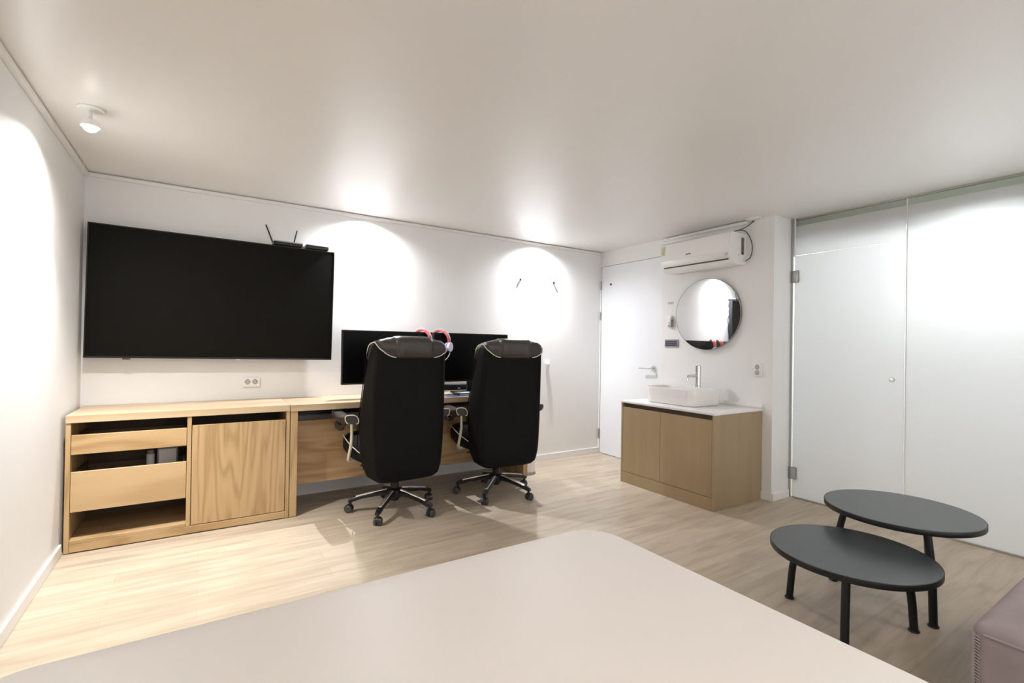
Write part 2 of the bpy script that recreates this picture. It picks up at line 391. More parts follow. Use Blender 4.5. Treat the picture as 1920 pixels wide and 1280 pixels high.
# ------------------------------------------------------------------ television
tv = empty('television', (.1225, 3.894, 1.47), 'huge black flat television on the wall above the storage cabinet', 'television')
tv.rotation_euler = (math.radians(.6), math.radians(.72), 0)
tw, th = .728, .417
obj('casing', B(-tw, tw, .004, .045, -th, th, bev=.003), 'blackpl', tv)
obj('screen', B(-tw+.006, tw-.006, -.001, .0035, -th+.012, th-.006), 'tv', tv, smooth=False)
fb = bmesh.new()
for a in ((-tw, tw, -.003, .0035, -th, -th+.0115), (-tw, tw, -.003, .0035, th-.0055, th), (-tw, -tw+.0055, -.003, .0035, -th+.0118, th-.0058), (tw-.0055, tw, -.003, .0035, -th+.0118, th-.0058)): box(fb, *a)
obj('bezel', fb, 'blackpl', tv, smooth=False)
obj('logo_tab', B(.088, .112, -.0035, .01, -th-.006, -th-.0002, bev=.001), 'whitepl', tv, label='small silver logo tab')
obj('infrared_receiver', B(-.54, -.50, -.003, .012, -th-.009, -th-.0002, bev=.002), mat('dark_red_lens', (.10, .02, .02), .3), tv, label='small dark red receiver lens')
bm = bmesh.new(); box(bm, -.32, -.27, .0455, .085, -.22, .22); box(bm, .27, .32, .0455, .085, -.22, .22); box(bm, -.35, .35, .060, .0905, -.06, .06)
obj('wall_bracket', bm, 'blackm', tv, smooth=False)

def cable(name, pts, r, m, label, cat='cable'): 
    return tag(obj(name, T(pts, r, 8, smoothn=6), m), label, cat)
cable('power_cable', [(.80, 3.955, 1.87), (.815, 3.96, 1.80), (.79, 3.95, 1.72), (.82, 3.97, 1.60), (.80, 3.955, 1.45), (.76, 3.965, 1.30), (.66, 3.97, 1.15), (.55, 3.978, 1.12), (.45, 3.985, 1.20)], .005, 'bcable', 'dark cable dropping behind the right edge of the television')
cable('network_cable', [(.73, 3.965, 1.88), (.78, 3.975, 1.74), (.765, 3.97, 1.60), (.80, 3.975, 1.48), (.74, 3.975, 1.30), (.70, 3.97, 1.22), (.62, 3.975, 1.28), (.60, 3.97, 1.40)], .0035, 'bcable', 'thin dark network cable looping behind the television')
cable('network_cable', [(.66, 3.96, 1.88), (.70, 3.972, 1.70), (.74, 3.968, 1.50), (.72, 3.975, 1.34), (.66, 3.972, 1.36)], .0035, 'bcable', 'second thin dark cable coiled behind the television centre-right')

# router + modem on top of television
TT = lambda x: 1.47+.417-(x-.1225)*math.tan(math.radians(.72))
r_ = empty('wifi_router', (.52, 3.915, TT(.52)+.004), 'black wifi router with two raised antennas on top of the television', 'router')
r_.rotation_euler = (0, math.radians(.9), 0)
obj('casing', B(-.095, .100, -.058, .065, 0, .0185, bev=.005, seg=3), 'blackpl', r_)
obj('top_cover', B(-.095, .100, -.060, .065, .0187, .028, bev=.003), 'greypl', r_, label='silver grey top cover')
obj('antenna', T([(-.086, .055, .018), (-.098, .06, .05), (-.138, .07, .155)], [.0055, .005, .004], 10), 'blackpl', r_)
obj('antenna', T([(.052, .055, .024), (.056, .06, .05), (.075, .065, .142)], [.0055, .005, .004], 10), 'blackpl', r_)
r_ = empty('network_modem', (.725, 3.915, TT(.725)+.003), 'flat black network box beside the router on top of the television', 'modem')
r_.rotation_euler = (0, math.radians(.9), 0)
obj('casing', B(-.080, .080, -.055, .062, 0, .022, bev=.004), 'blackpl', r_)
obj('top_cover', B(-.080, .080, -.056, .060, .0222, .029, bev=.002), 'greypl', r_, label='grey top cover')
obj('plug', B(-.100, -.0805, -.02, .01, .004, .014, bev=.002), 'wcable', r_)

# ------------------------------------------------------------------ monitors
def monitor(x0, label):
    w_, h_ = .724, .412
    m_ = empty('computer_monitor', (x0+w_/2, 3.71, .7565), label, 'monitor', group='monitors on the desk')
    zc = 1.070-.7565
    obj('casing', B(-w_/2, w_/2, -.012, .022, zc-h_/2, zc+h_/2, bev=.003), 'blackpl', m_)
    obj('screen', B(-w_/2+.007, w_/2-.007, -.0145, -.0122, zc-h_/2+.014, zc+h_/2-.007), 'mon', m_, smooth=False)
    s = obj('stand_neck', B(-.025, .025, .0225, .045, .012, zc, bev=.006), 'blackpl', m_)
    obj('stand_base', prism(bmesh.new(), rrect(-.13, .13, .0, .17, .03), .0003, .0118, 'Z', bev=.002), 'blackpl', m_)
    return m_
monitor(.878, 'left black computer monitor, behind the left office chair')
monitor(1.612, 'right black computer monitor, between the two office chairs')

# ------------------------------------------------------------------ desk clutter
def headset(x, y, z, rz, label):
    h = empty('headset', (x, y, z), label, 'headphones', rz, group='red headsets hung on the monitors')
    R_ = .084
    arc = [(R_*math.cos(a)*1.0, 0, R_*1.05*math.sin(a)) for a in [PI*i/16 for i in range(17)]]
    bm = bmesh.new(); rings = []
    for i in range(25):
        a = math.radians(-6+192*i/24); ce = Vector((R_*math.cos(a), 0, R_*1.05*math.sin(a))); n = Vector((math.cos(a), 0, math.sin(a)))
        wd = .025*(.72+.28*math.sin(max(0, a)))
        rings.append([ce+n*.006+Vector((0, wd, 0)), ce+n*.008, ce+n*.006-Vector((0, wd, 0)), ce-n*.004-Vector((0, wd, 0)), ce-n*.006, ce-n*.004+Vector((0, wd, 0))])
    loft(bm, rings)
    obj('headband', bm, 'red', h, label='red padded headband')
    obj('outer_wire', T([(1.17*p[0], .0, 1.14*p[2]+.002) for p in arc], .003, 8), 'wcable', h)
    for s in (1, -1):
        cup = obj('ear_cup', LA([(0, 0), (.026, 0), (.036, .006), (.040, .018), (.038, .026), (0, .026)] if s > 0 else [(0, 0), (.026, 0), (.036, -.006), (.040, -.018), (.038, -.026), (0, -.026)], (s*.078, 0, -.045), 'X', 28), 'hpwhite', h, label='white ear cup')
        obj('ear_cushion', LA([(.020, 0), (.034, s*-.001), (.038, s*-.009), (.034, s*-.017), (.018, s*-.018)], (s*.0775, 0, -.045), 'X', 24), 'lilac', cup)
    obj('microphone', T([(.100, -.005, -.075), (.100, -.02, -.105), (.092, -.04, -.135), (.075, -.05, -.155)], .0035, 8, smoothn=4), 'wcable', h)
    return h
headset(1.515, 3.714, 1.203, math.radians(-56), 'red headset hung nearest the left monitor, partly behind the left chair headrest')
headset(1.675, 3.714, 1.203, math.radians(-52), 'red headset with white ear cup hung on the right monitor')

def keyboard(x, y, label):
    kb = empty('keyboard', (x, y, .7602), label, 'keyboard', group='keyboards on the desk')
    obj('keyboard_case', B(-.22, .22, -.068, .068, 0, .014, bev=.004), 'blackpl', kb)
    obj('light_edge', B(-.218, .218, -.0715, -.0682, .002, .010), 'key', kb, label='pale blue front edge')
    bm = bmesh.new()
    for r in range(5):
        for q in range(15):
            xx = -.205+q*.0273; yy = -.055+r*.023
            box(bm, xx, xx+.022, yy, yy+.018, .0142, .021, bev=.002, seg=1)
    obj('keycaps', bm, 'key', kb)
tag(obj('mouse_pad', prism(bmesh.new(), rrect(1.02, 1.62, 3.54, 3.69, .02), .7565, .7598, 'Z'), 'pad'), 'blue desk mat in front of the left monitor', 'desk mat')
tag(obj('mouse_pad', prism(bmesh.new(), rrect(1.65, 2.30, 3.53, 3.69, .02), .7565, .7598, 'Z'), 'pad'), 'blue-violet desk mat in front of the right monitor', 'desk mat')
keyboard(1.30, 3.613, 'black keyboard hidden mostly by the left office chair')
keyboard(2.00, 3.613, 'black keyboard with pale keys between the two chairs')
s_ = empty('sound_bar', (1.95, 3.895, .7566), 'low black sound bar under the right monitor', 'speaker')
obj('casing', B(-.26, .26, -.0, .05, 0.012, .068, bev=.008, seg=3), 'blackpl', s_)
obj('foot', B(-.20, -.14, .01, .04, 0, .0118), 'blackpl', s_); obj('foot', B(.14, .20, .01, .04, 0, .0118), 'blackpl', s_)
obj('badge', B(-.012, .012, -.002, -.0002, .026, .036), 'wcable', s_)

# ------------------------------------------------------------------ office chairs
PROF = [(.262, .150, -.215, -.110), (.272, .195, -.240, -.085), (.295, .225, -.255, -.060), (.36, .244, -.262, -.035), (.46, .252, -.264, -.020),
        (.60, .258, -.262, -.030), (.75, .256, -.264, -.065), (.90, .252, -.270, -.105), (1.02, .248, -.277, -.135), (1.10, .245, -.283, -.150),
        (1.15, .240, -.288, -.160), (1.18, .228, -.286, -.168), (1.198, .205, -.276, -.180), (1.205, .16, -.262, -.196)]
def prof(z):
    for a, b in zip(PROF, PROF[1:]):
        if a[0] <= z <= b[0]:
            u = (z-a[0])/(b[0]-a[0]); return [a[i]+(b[i]-a[i])*u for i in (1, 2, 3)]
    return list(PROF[0][1:]) if z < PROF[0][0] else list(PROF[-1][1:])
def ring(z, off=0, n=56, e=6.0):
    hw, yr, yf = prof(z); cy, hy = (yr+yf)/2, (yf-yr)/2
    o = []
    for k_ in range(n):
        a = 2*PI*k_/n; cx, sy = math.cos(a), math.sin(a)
        px = math.copysign(abs(cx)**(2/e), cx); py = math.copysign(abs(sy)**(2/e), sy)
        f = 1+.075*(py+1)*(.4+.6*math.sin(PI*min(1, max(0, (z-.26)/.95))))
        o.append(Vector((px*(hw*f+off), cy+py*(hy+off), z)))
    return o
def capz(x, lo=1.088):
    ax = abs(x)
    return lo+.085*max(0, (ax-.10)/.15)**2.2 if x < 0 else lo+.045*max(0, (ax-.13)/.12)**2.0
def office_chair():
    ch = empty('office_chair', (0, 0, 0), '', 'office chair', group='black leather office chairs at the desk')
    zs = [.262, .265, .272, .283, .295, .32, .36, .42, .5, .6, .7, .8, .9, 1.0, 1.06, 1.1, 1.15, 1.18, 1.198, 1.205]
    bk = obj('backrest', loft(bmesh.new(), [ring(z) for z in zs]), 'leather', ch, angle=70)
    # white piping down the front edges of the backrest
    for s in (-1, 1):
        pts = []
        for i in range(14):
            z = .42+.72*i/13; hw, yr, yf = prof(z); pts.append((s*(hw*1.10+.003), yf-.022, z))
        obj('piping', T(pts, .0032, 8, smoothn=2), 'piping' if s > 0 else 'leather', bk)
        sm = []
        for i in range(12):
            z = .32+.75*i/11; hw, yr, yf = prof(z); sm.append((s*(hw*.90), yr-.0015, z))
        obj('seam', T(sm, .002, 6, smoothn=2), 'leather', bk)
    # headrest cap
    R0 = []
    base = ring(1.10, .003)
    n = len(base)
    for v in range(9):
        row = []
        for q in range(n):
            zb = capz(base[q].x) if base[q].y < -.2 else 1.07
            z = zb+(1.205-zb)*(v/8)
            p = ring(z, .003+.004*math.sin(PI*v/8))[q]; p.z = z+.006*(v/8); row.append(p)
        R0.append(row)
    for f_, dz in ((.9, .006), (.6, .012), (.2, .014)):
        cx = sum((p for p in R0[8]), Vector())/n
        R0.append([Vector((cx.x+(p.x-cx.x)*f_, cx.y+(p.y-cx.y)*f_, p.z+dz)) for p in R0[8]])
    hr = obj('headrest', loft(bmesh.new(), R0), 'brown', ch, angle=70, label='glossy brown-black headrest cap')
    # centre pillow
    P = []
    for v in range(11):
        u = v/10; x = -.125+.27*u; bul = math.sin(PI*min(1, u*8)/2)*math.sin(PI*min(1, (1-u)*8)/2)
        row = []
        for q in range(28):
            a = 2*PI*q/28
            cy, cz = -.222, 1.153
            py = math.copysign(abs(math.cos(a))**.55, math.cos(a))*(.068+.019*bul); pz = math.copysign(abs(math.sin(a))**.6, math.sin(a))*(.062+.015*bul)
            row.append((x, cy+py, cz+pz))
        P.append(row)
    obj('pillow', loft(bmesh.new(), P), 'brown', hr, angle=60, label='raised centre pillow')
    hw, yr, yf = prof(1.1)
    def cap_line(xs): return [(x, prof(capz(x))[1]-.010 if abs(x) < .225 else prof(capz(x))[1]+.005, capz(x)) for x in xs]
    lp = cap_line([-.12, -.15, -.18, -.205, -.225, -.24]); lp.append((-.257, -.262, 1.185)); lp.append((-.268, -.19, 1.16)); lp.append((-.272, -.165, 1.08))
    obj('piping', T(lp, .0034, 8, smoothn=4), 'piping', hr)
    rp = cap_line([.147, .17, .20, .225, .24]); rp.append((.258, -.25, 1.165)); rp.append((.266, -.20, 1.15))
    obj('piping', T(rp, .0034, 8, smoothn=4), 'piping', hr)
    # seat
    sh = bmesh.new(); rows = []
    for i in range(9):
        y = -.13+.44*i/8; zt = .480+.0115*i-.03*max(0, i-6)**1.2*.5; zb = .372-.003*i+.012*max(0, i-5); hwid = .268+.036*math.sin(PI*min(8, i+1.5)/8*.72)
        if i == 0: hwid -= .03; zt -= .015; zb += .01
        if i == 8: hwid -= .03; zt -= .02; zb += .02
        cz, hz = (zt+zb)/2, (zt-zb)/2
        row = []
        for q in range(32):
            a = 2*PI*q/32; cx, sz = math.cos(a), math.sin(a)
            row.append((math.copysign(abs(cx)**.45, cx)*hwid, y, cz+math.copysign(abs(sz)**.6, sz)*hz))
        rows.append(row)
    st = obj('seat', loft(sh, rows), 'leather', ch, angle=60)
    for s in (-1, 1):
        obj('piping', T([(s*.282, -.09, .452), (s*.304, .05, .485), (s*.306, .18, .515), (s*.292, .27, .520)], .0032, 8, smoothn=4), 'piping', st)
    # armrests
    for s in (-1, 1):
        rows = []
        for i in range(9):
            y = -.085+.33*i/8; w_ = .040+.012*math.sin(PI*i/8); zc = .675-.018*math.sin(PI*i/8)
            row = []
            for q in range(24):
                a = 2*PI*q/24; cx, sz = math.cos(a), math.sin(a)
                row.append((s*.335+math.copysign(abs(cx)**.7, cx)*w_+s*(-.012)*sz*(-1), y, zc+math.copysign(abs(sz)**.8, sz)*.030+(.004*cx*cx if sz < 0 else 0)))
            rows.append(row)
        ar = obj('armrest', loft(bmesh.new(), rows), 'brown', ch, angle=60)
        # rolled under-pad
        obj('arm_roll', T([(s*.345, .02, .640), (s*.352, .10, .600), (s*.345, .20, .592), (s*.335, .25, .62)], [.012, .022, .022, .012], 14, smoothn=4), 'brown', ar)
        for yy, rr in ((-.087, 1.0), (.248, .9)):
            lp = []
            for q in range(20):
                a = math.radians(-75+300*q/19) if s < 0 else math.radians(255-300*q/19)
                cx, sz = math.cos(a), math.sin(a)
                lp.append((s*.335+math.copysign(abs(cx)**.7, cx)*.042*rr+s*(-.012)*sz*(-1), yy, .675+math.copysign(abs(sz)**.8, sz)*.031*rr))
            obj('piping', T(lp, .0032, 8), 'piping', ar)
        obj('arm_support', T([(s*.330, -.060, .648), (s*.326, -.055, .60), (s*.326, -.050, .52), (s*.336, -.035, .43), (s*.328, -.01, .392), (s*.27, .02, .380)], .0105, 12, smoothn=4), 'creammetal', ar, label='cream metal arm tube')
    # mechanism, lift
    mc = B(-.09, .09, -.10, .12, .345, .384, bev=.01); box(mc, -.045, .045, -.05, .05, .30, .345, bev=.008)
    m_ = obj('tilt_mechanism', mc, 'blackm', ch)
    obj('lever', T([(-.09, .03, .355), (-.17, .035, .350), (-.235, .04, .335)], .006, 8), 'chrome', m_)
    obj('back_strut', T([(0, -.08, .36), (0, -.15, .335), (0, -.20, .34)], .018, 10), 'blackm', m_)
    gl = obj('gas_lift', LA([(0, .075), (.026, .075), (.028, .08), (.028, .20), (.024, .205), (.024, .25), (.015, .252), (.015, .305), (0, .305)], (0, 0, 0), 'Z', 24), 'blackm', ch)
    hb = obj('hub', LA([(.030, .090), (.046, .096), (.052, .115), (.050, .150), (.036, .160), (.0285, .162)], (0, 0, 0), 'Z', 28), 'blackpl', ch)
    for i in range(5):
        a = math.radians(12+72*i)
        rot = Matrix.Rotation(a, 4, 'Z')
        bm = bmesh.new(); rr = []
        for (x, z, w_, h_) in ((.040, .135, .022, .018), (.12, .126, .018, .014), (.22, .108, .016, .012), (.285, .090, .016, .014), (.314, .080, .013, .011)):
            rr.append([Vector((x, w_*sx, z+h_*sz)) for sx, sz in ((-1, -1), (1, -1), (1, .5), (.6, 1), (-.6, 1), (-1, .5))])
        loft(bm, rr); bm.transform(rot)
        lg = obj('base_leg', bm, 'blackpl', ch)
        bm = bmesh.new(); rr = []
        for (x, z, w_) in ((.055, .1525, .012), (.16, .1335, .0125), (.265, .1105, .0115)):
            rr.append([Vector((x, w_*sx, z+.004*sz)) for sx, sz in ((-1, -1), (1, -1), (.7, 1), (-.7, 1))])
        loft(bm, rr); bm.transform(rot)
        obj('chrome_strip', bm, 'alu', lg)
        ca = random.uniform(0, 2*PI)
        cen = rot @ Vector((.300, 0, 0))
        cm = Matrix.Translation(cen) @ Matrix.Rotation(ca, 4, 'Z')
        bm = T([(0, 0, .069), (0, 0, .052)], .009, 10)
        rows = []
        for q in range(9):
            b_ = math.radians(-20+200*q/8)
            rows.append([Vector((.010+.031*math.cos(b_)*rr_, yy, .026+.031*math.sin(b_)*rr_)) for rr_, yy in ((1.0, -.013), (1.0, .013), (.86, .013), (.86, -.013))])
        loft(bm, rows); bm.transform(cm)
        obj('caster', bm, 'blackpl', lg)
        for sy in (-1, 1):
            bm = LA([(0, sy*.007), (.020, sy*.007), (.0255, sy*.010), (.0255, sy*.023), (.021, sy*.026), (.014, sy*.0265), (.013, sy*.024), (0, sy*.024)], (.010, 0, .0262), 'Y', 24)
            bm.transform(cm)
            obj('wheel', bm, 'dkgrey', lg)
    return ch
chair = office_chair()
chair.location = (1.165, 3.31, 0); chair.rotation_euler.z = math.radians(2)
chair['label'] = 'left black leather office chair with brown headrest, nearer the storage cabinet'
ch2 = copy_tree(chair); ch2.location = (1.985, 3.285, 0); ch2.rotation_euler.z = math.radians(-5)
ch2['label'] = 'right black leather office chair, nearer the wall hooks and white door'

# ------------------------------------------------------------------ wall fittings, television wall
def outlet(name, loc, rot, label, group, vertical=False):
    o = empty(name, loc, label, 'outlet', rot, group)
    w_, h_ = (.036, .052) if vertical else (.056, .034)
    obj('cover_plate', prism(bmesh.new(), rrect(-w_, w_, -h_, h_, .006), -.012, -.0006, 'Y', bev=.002), 'whitepl', o)
    for s in (-1, 1):
        cx, cz = (0, s*.022) if vertical else (s*.024, .004)
        sk = obj('socket', LA([(.018, -.0135), (.0195, -.0122), (.0195, -.0121)], (cx, 0, cz), 'Y', 24), 'wcable', o)
        bm = bmesh.new()
        for dx, dz in ((-.009, 0), (.009, 0)): lathe(bm, [(.0032, -.0140), (.0032, -.0134)], (cx+dx, 0, cz+dz), 'Y', 10)
        for a0 in (60, 240):
            tube(bm, [(cx+.0165*math.cos(math.radians(a0+i*15)), -.0137, cz+.0165*math.sin(math.radians(a0+i*15))) for i in range(5)], .0013, 6)
        obj('socket_holes', bm, 'dark', sk, smooth=False)
    return o
outlet('wall_outlet', (.308, D, .880), 0, 'white twin wall outlet just above the cabinet, under the television', 'wall outlets')
outlet('wall_outlet', (XR, 2.167, 1.016), -PI/2, 'white upright twin outlet on the wall right of the mirror', 'wall outlets', True)
def hook(x, z, lean, label):
    h = empty('coat_hook', (x, D, z), label, 'hook', group='dark pegs on the wall')
    obj('rosette', LA([(0, -.005), (.013, -.005), (.014, -.0005)], (0, 0, 0), 'Y', 20), 'steel', h)
    obj('peg', T([(0, -.004, 0), (lean*.3, -.014, -.002), (lean*.6, -.022, .004)], [.010, .010, .012], 12, smoothn=3), 'blackpl', h)
hook(2.664, 1.842, -.006, 'left of the two small dark pegs on the bright wall')
hook(3.075, 1.838, -.010, 'right of the two small dark pegs on the bright wall, nearer the door')
h = empty('wall_holder', (3.005, D, .955), 'small white tapered holder low on the wall right of the right chair', 'holder')
obj('cup', loft(bmesh.new(), [[(rr*math.cos(2*PI*q/20), -.021+rr*.9*math.sin(2*PI*q/20), z) for q in range(20)] for rr, z in ((.004, -.060), (.012, -.035), (.016, .0), (.019, .030))]), 'whitepl', h)
obj('rim', LA([(.020, .0305), (.024, .0305), (.024, .044), (.020, .044)], (0, -.025, 0), 'Z', 24), 'whitepl', h)
bt = empty('power_adapter_box', (2.555, 3.66, 0), 'small white plastic box on the floor against the right end of the desk', 'box')
obj('body', B(-.050, .050, -.05, .05, .0005, .20, bev=.008, seg=3), 'whitepl', bt)
obj('base_band', B(-.052, .052, -.052, .052, .0, .02, bev=.002), 'wcable', bt)

# ------------------------------------------------------------------ ceiling spotlight
s_ = empty('ceiling_spotlight', (-.443, 2.89, HC), 'small glowing ceiling spotlight near the left wall', 'ceiling light')
obj('ceiling_plate', LA([(0, -.012), (.044, -.012), (.050, -.007), (.050, -.0005)], (0, 0, 0), 'Z', 28), 'whitepl', s_)
obj('stem', T([(0, 0, -.0125), (.0, 0, -.05)], .007, 10), 'whitepl', s_)
obj('lamp_head', LA([(.010, -.0505), (.030, -.056), (.036, -.07), (.036, -.085), (.030, -.085), (.030, -.078), (0, -.078)], (0, 0, 0), 'Z', 28), 'whitepl', s_)
obj('bulb', LA([(.0285, -.079), (.0285, -.088), (.022, -.100), (.010, -.107), (0, -.108)], (0, 0, 0), 'Z', 24), 'led', s_, label='glowing bulb')

# ------------------------------------------------------------------ air conditioner
a_ = empty('air_conditioner', (XR, 2.63, 1.86), 'white split air conditioner high on the wall above the round mirror', 'air conditioner')
ps = [(0, .008), (-.10, 0), (-.170, .012), (-.205, .050), (-.218, .095), (-.220, .16), (-.214, .245), (-.200, .262), (0, .262)]
ps = [(x-.001, z) for x, z in ps]
bm = bmesh.new()
rows = []
for y, k_ in ((-.350, .97), (-.344, 1.0), (.336, 1.0), (.342, .97)):
    rows.append([(-.11+(x+.11)*(k_ if x < -.05 else 1), y, .13+(z-.13)*k_) for x, z in ps])
loft(bm, rows); obj('casing', bm, 'acw', a_, angle=50)
rows = []
for y in (-.340, .332):
    rows.append([(x, y, z) for x, z in ((-.2215, .098), (-.2245, .16), (-.2185, .244), (-.2145, .244), (-.2205, .16), (-.2190, .098))])
obj('front_panel', loft(bmesh.new(), rows), 'acw', a_)
obj('air_slit', T([(-.2035, -.325, .040), (-.2035, .31, .040)], .0052, 8), 'dkgrey', a_, label='dark air slit along the bottom')
rows = []
for y in (-.325, .315):
    rows.append([(x, y, z) for x, z in ((-.200, .034), (-.168, .004), (-.105, -.006), (-.105, -.002), (-.166, .009), (-.197, .037))])
obj('flap', loft(bmesh.new(), rows), 'acw', a_)
obj('logo_mark', B(-.2255, -.2228, .015, .065, .128, .136), 'dkgrey', a_, smooth=False, label='small grey maker mark')
obj('energy_sticker', B(-.2252, -.2222, .285, .330, .150, .235), 'sticker', a_, smooth=False, label='yellow-green sticker')
bm = bmesh.new()
for q in range(7): box(bm, -.2262, -.2254, .290, .290+random.uniform(.012, .034), .158+q*.010, .161+q*.010)
obj('sticker_print', bm, 'dkgrey', a_, smooth=False)
obj('check_sticker', B(-.2205, -.2180, -.332, -.300, .060, .093), 'whitepl', a_, smooth=False)
obj('check_mark', T([(-.2225, -.306, .085), (-.2225, -.316, .066), (-.2225, -.326, .090)], .0015, 6), 'dkgrey', a_)
bm = bmesh.new(); box(bm, -.070, -.035, -.3535, -.3515, .085, .225)
sd = obj('side_label', bm, 'greypl', a_, smooth=False)
bm = bmesh.new()
for q in range(13):
    z = .092+q*.010; x = -.068
    while x < -.040:
        l = random.uniform(.003, .010); box(bm, x, min(x+l, -.037), -.3545, -.3537, z, z+.006); x += l+.002
box(bm, -.066, -.042, -.3545, -.3537, .088, .100)
obj('label_print', bm, 'dark', sd, smooth=False)
obj('screw_cap', LA([(0, -.3535), (.004, -.3535), (.004, -.3515)], (-.105, 0, .08), 'Y', 12), 'greypl', a_)
cable('air_conditioner_cable', [(3.66, 2.42, 2.128), (3.64, 2.34, 2.138), (3.655, 2.28, 2.142), (3.69, 2.25, 2.125), (3.712, 2.222, 2.05), (3.715, 2.215, 1.98), (3.715, 2.232, 1.92), (3.71, 2.27, 1.895)], .0045, 'cable', 'grey cable looping round the right end of the air conditioner')
cable('feed_cable', [(3.65, 2.30, 2.143), (3.68, 2.262, 2.16), (3.715, 2.235, 2.19), (3.722, 2.215, 2.212)], .0038, 'cable', 'thin cable rising from the air conditioner to the ceiling junction')
jb = empty('ceiling_junction', (3.695, 2.19, HC), 'small white cable junction on the ceiling above the air conditioner', 'junction')
obj('cover', B(-.035, .035, -.055, .055, -.014, -.0006, bev=.003), 'whitepl', jb)
obj('gland', T([(.027, .03, -.012), (.027, .022, -.024)], .008, 10), 'cable', jb)

# ------------------------------------------------------------------ mirror and small things on the right wall
mr = empty('round_mirror', (XR-.016, 2.615, 1.478), 'round frameless mirror above the washbasin', 'mirror', rz=math.radians(2.4))
obj('backing', LA([(0, -.006), (.12, -.006), (.12, .010), (0, .010)], (0, 0, 0), 'X', 64), 'dkgrey', mr)
obj('mirror_glass', LA([(0, -.0205), (.3085, -.0205), (.3085, -.0065), (0, -.0065)], (0, 0, 0), 'X', 96), 'mirror', mr)
obj('rim', LA([(.309, -.0215), (.3125, -.0215), (.3125, -.006), (.309, -.006)], (0, 0, 0), 'X', 96, loop=True), 'dsteel', mr)
tp = empty('thermostat_panel', (XR, 3.006, 1.222), 'dark control panel with silver frame left of the mirror bottom', 'control panel')
obj('frame', prism(bmesh.new(), rrect(-.075, .075, -.037, .037, .004), -.012, -.0006, 'X', bev=.0015), 'greypl', tp)
obj('display', B(-.0135, -.0122, -.064, .064, -.025, .025), mat('dark_blue_display', (.035, .035, .055), .3), tp, smooth=False)
bm = bmesh.new()
for q in range(5):
    for z in (-.011, .006): box(bm, -.0142, -.0136, -.054+q*.023, -.040+q*.023, z, z+.006)
obj('buttons', bm, 'greypl', tp, smooth=False)
rh = empty('remote_control', (XR, 3.018, 1.432), 'pale remote control in its holder on the wall left of the mirror', 'remote')
obj('holder', B(-.030, -.0006, -.026, .026, -.055, .015, bev=.004), 'greypl', rh)
obj('remote_body', B(-.027, -.006, -.021, .021, .0155, .052, bev=.004), 'whitepl', rh)
obj('front_plate', B(-.034, -.0305, -.020, .022, -.05, .040, bev=.002), 'whitepl', rh)
obj('button', B(-.0365, -.0342, -.008, .006, -.018, -.008, bev=.001), 'greypl', rh)
obj('button', B(-.0365, -.0342, -.012, .010, -.043, -.036, bev=.001), 'dkgrey', rh)
sg = empty('wall_label', (XR, 3.022, 1.604), 'tiny printed label with two dark characters above the remote control', 'label')
obj('backing', B(-.0014, -.0005, -.042, .042, -.015, .015), 'trim', sg, smooth=False)
bm = bmesh.new()
for cy in (.019, -.017):
    for (a, b_, c_, d_) in ((-.013, .0, .006, .009), (-.013, .0, -.001, .002), (-.013, -.003, -.010, -.007), (-.013, -.010, -.008, .008), (.004, .008, -.011, .011), (.008, .013, -.001, .003)):
        box(bm, -.0024, -.0015, cy-b_ if b_ > a else cy-a, cy-a, c_, d_)
obj('characters', bm, 'dkgrey', sg, smooth=False)

# ------------------------------------------------------------------ vanity
VX0, VY0, VY1, VZ = 3.116, 2.124, 3.040, .694
v = empty('vanity_cabinet', (VX0, VY0, 0), 'khaki oak two-door vanity cabinet under the round mirror', 'cabinet')
def vb(name, x0, x1, y0, y1, z0, z1, m, bev=.0012, **kw): return obj(name, B(x0-VX0, x1-VX0, y0-VY0, y1-VY0, z0, z1, bev=bev, seg=1), m, v, **kw)
VB = XR-.002
vb('side_panel', VX0, VB, VY0, VY0+.018, .0005, VZ, 'vanity'); vb('side_panel', VX0, VB, VY1-.018, VY1, .0005, VZ, 'vanity')
vb('plinth', VX0+.001, VX0+.018, VY0+.0185, VY1-.0185, .0005, .094, 'vanfront')
vb('back_panel', VB-.012, VB, VY0+.0185, VY1-.0185, .095, VZ, 'interior')
vb('bottom_board', VX0+.022, VB-.0125, VY0+.0185, VY1-.0185, .078, .094, 'interior')
ym = 2.612
vb('door', VX0+.001, VX0+.019, VY0+.0200, ym-.001, .098, .657, 'vanfront'); vb('door', VX0+.001, VX0+.019, ym+.001, VY1-.0200, .098, .657, 'vanfront')
vb('grip_groove', VX0+.022, VX0+.034, VY0+.0185, VY1-.0185, .62, VZ, 'groove', label='dark recessed grip groove')
obj('groove_strip', B(.004, .0215, .0185, VY1-VY0-.0185, .684, .6897), 'groove', v, smooth=False)
ct = empty('vanity_countertop', (VX0, VY0, VZ+.0005), 'thin white stone countertop on the vanity cabinet', 'countertop')
obj('slab', B(-.004, VB-VX0, -.004, VY1-VY0+.004, 0, .017, bev=.002), 'stone', ct)
obj('upstand', B(VB-VX0-.014, VB-VX0, -.004, VY1-VY0+.004, .0173, .050, bev=.002), 'stone', ct)
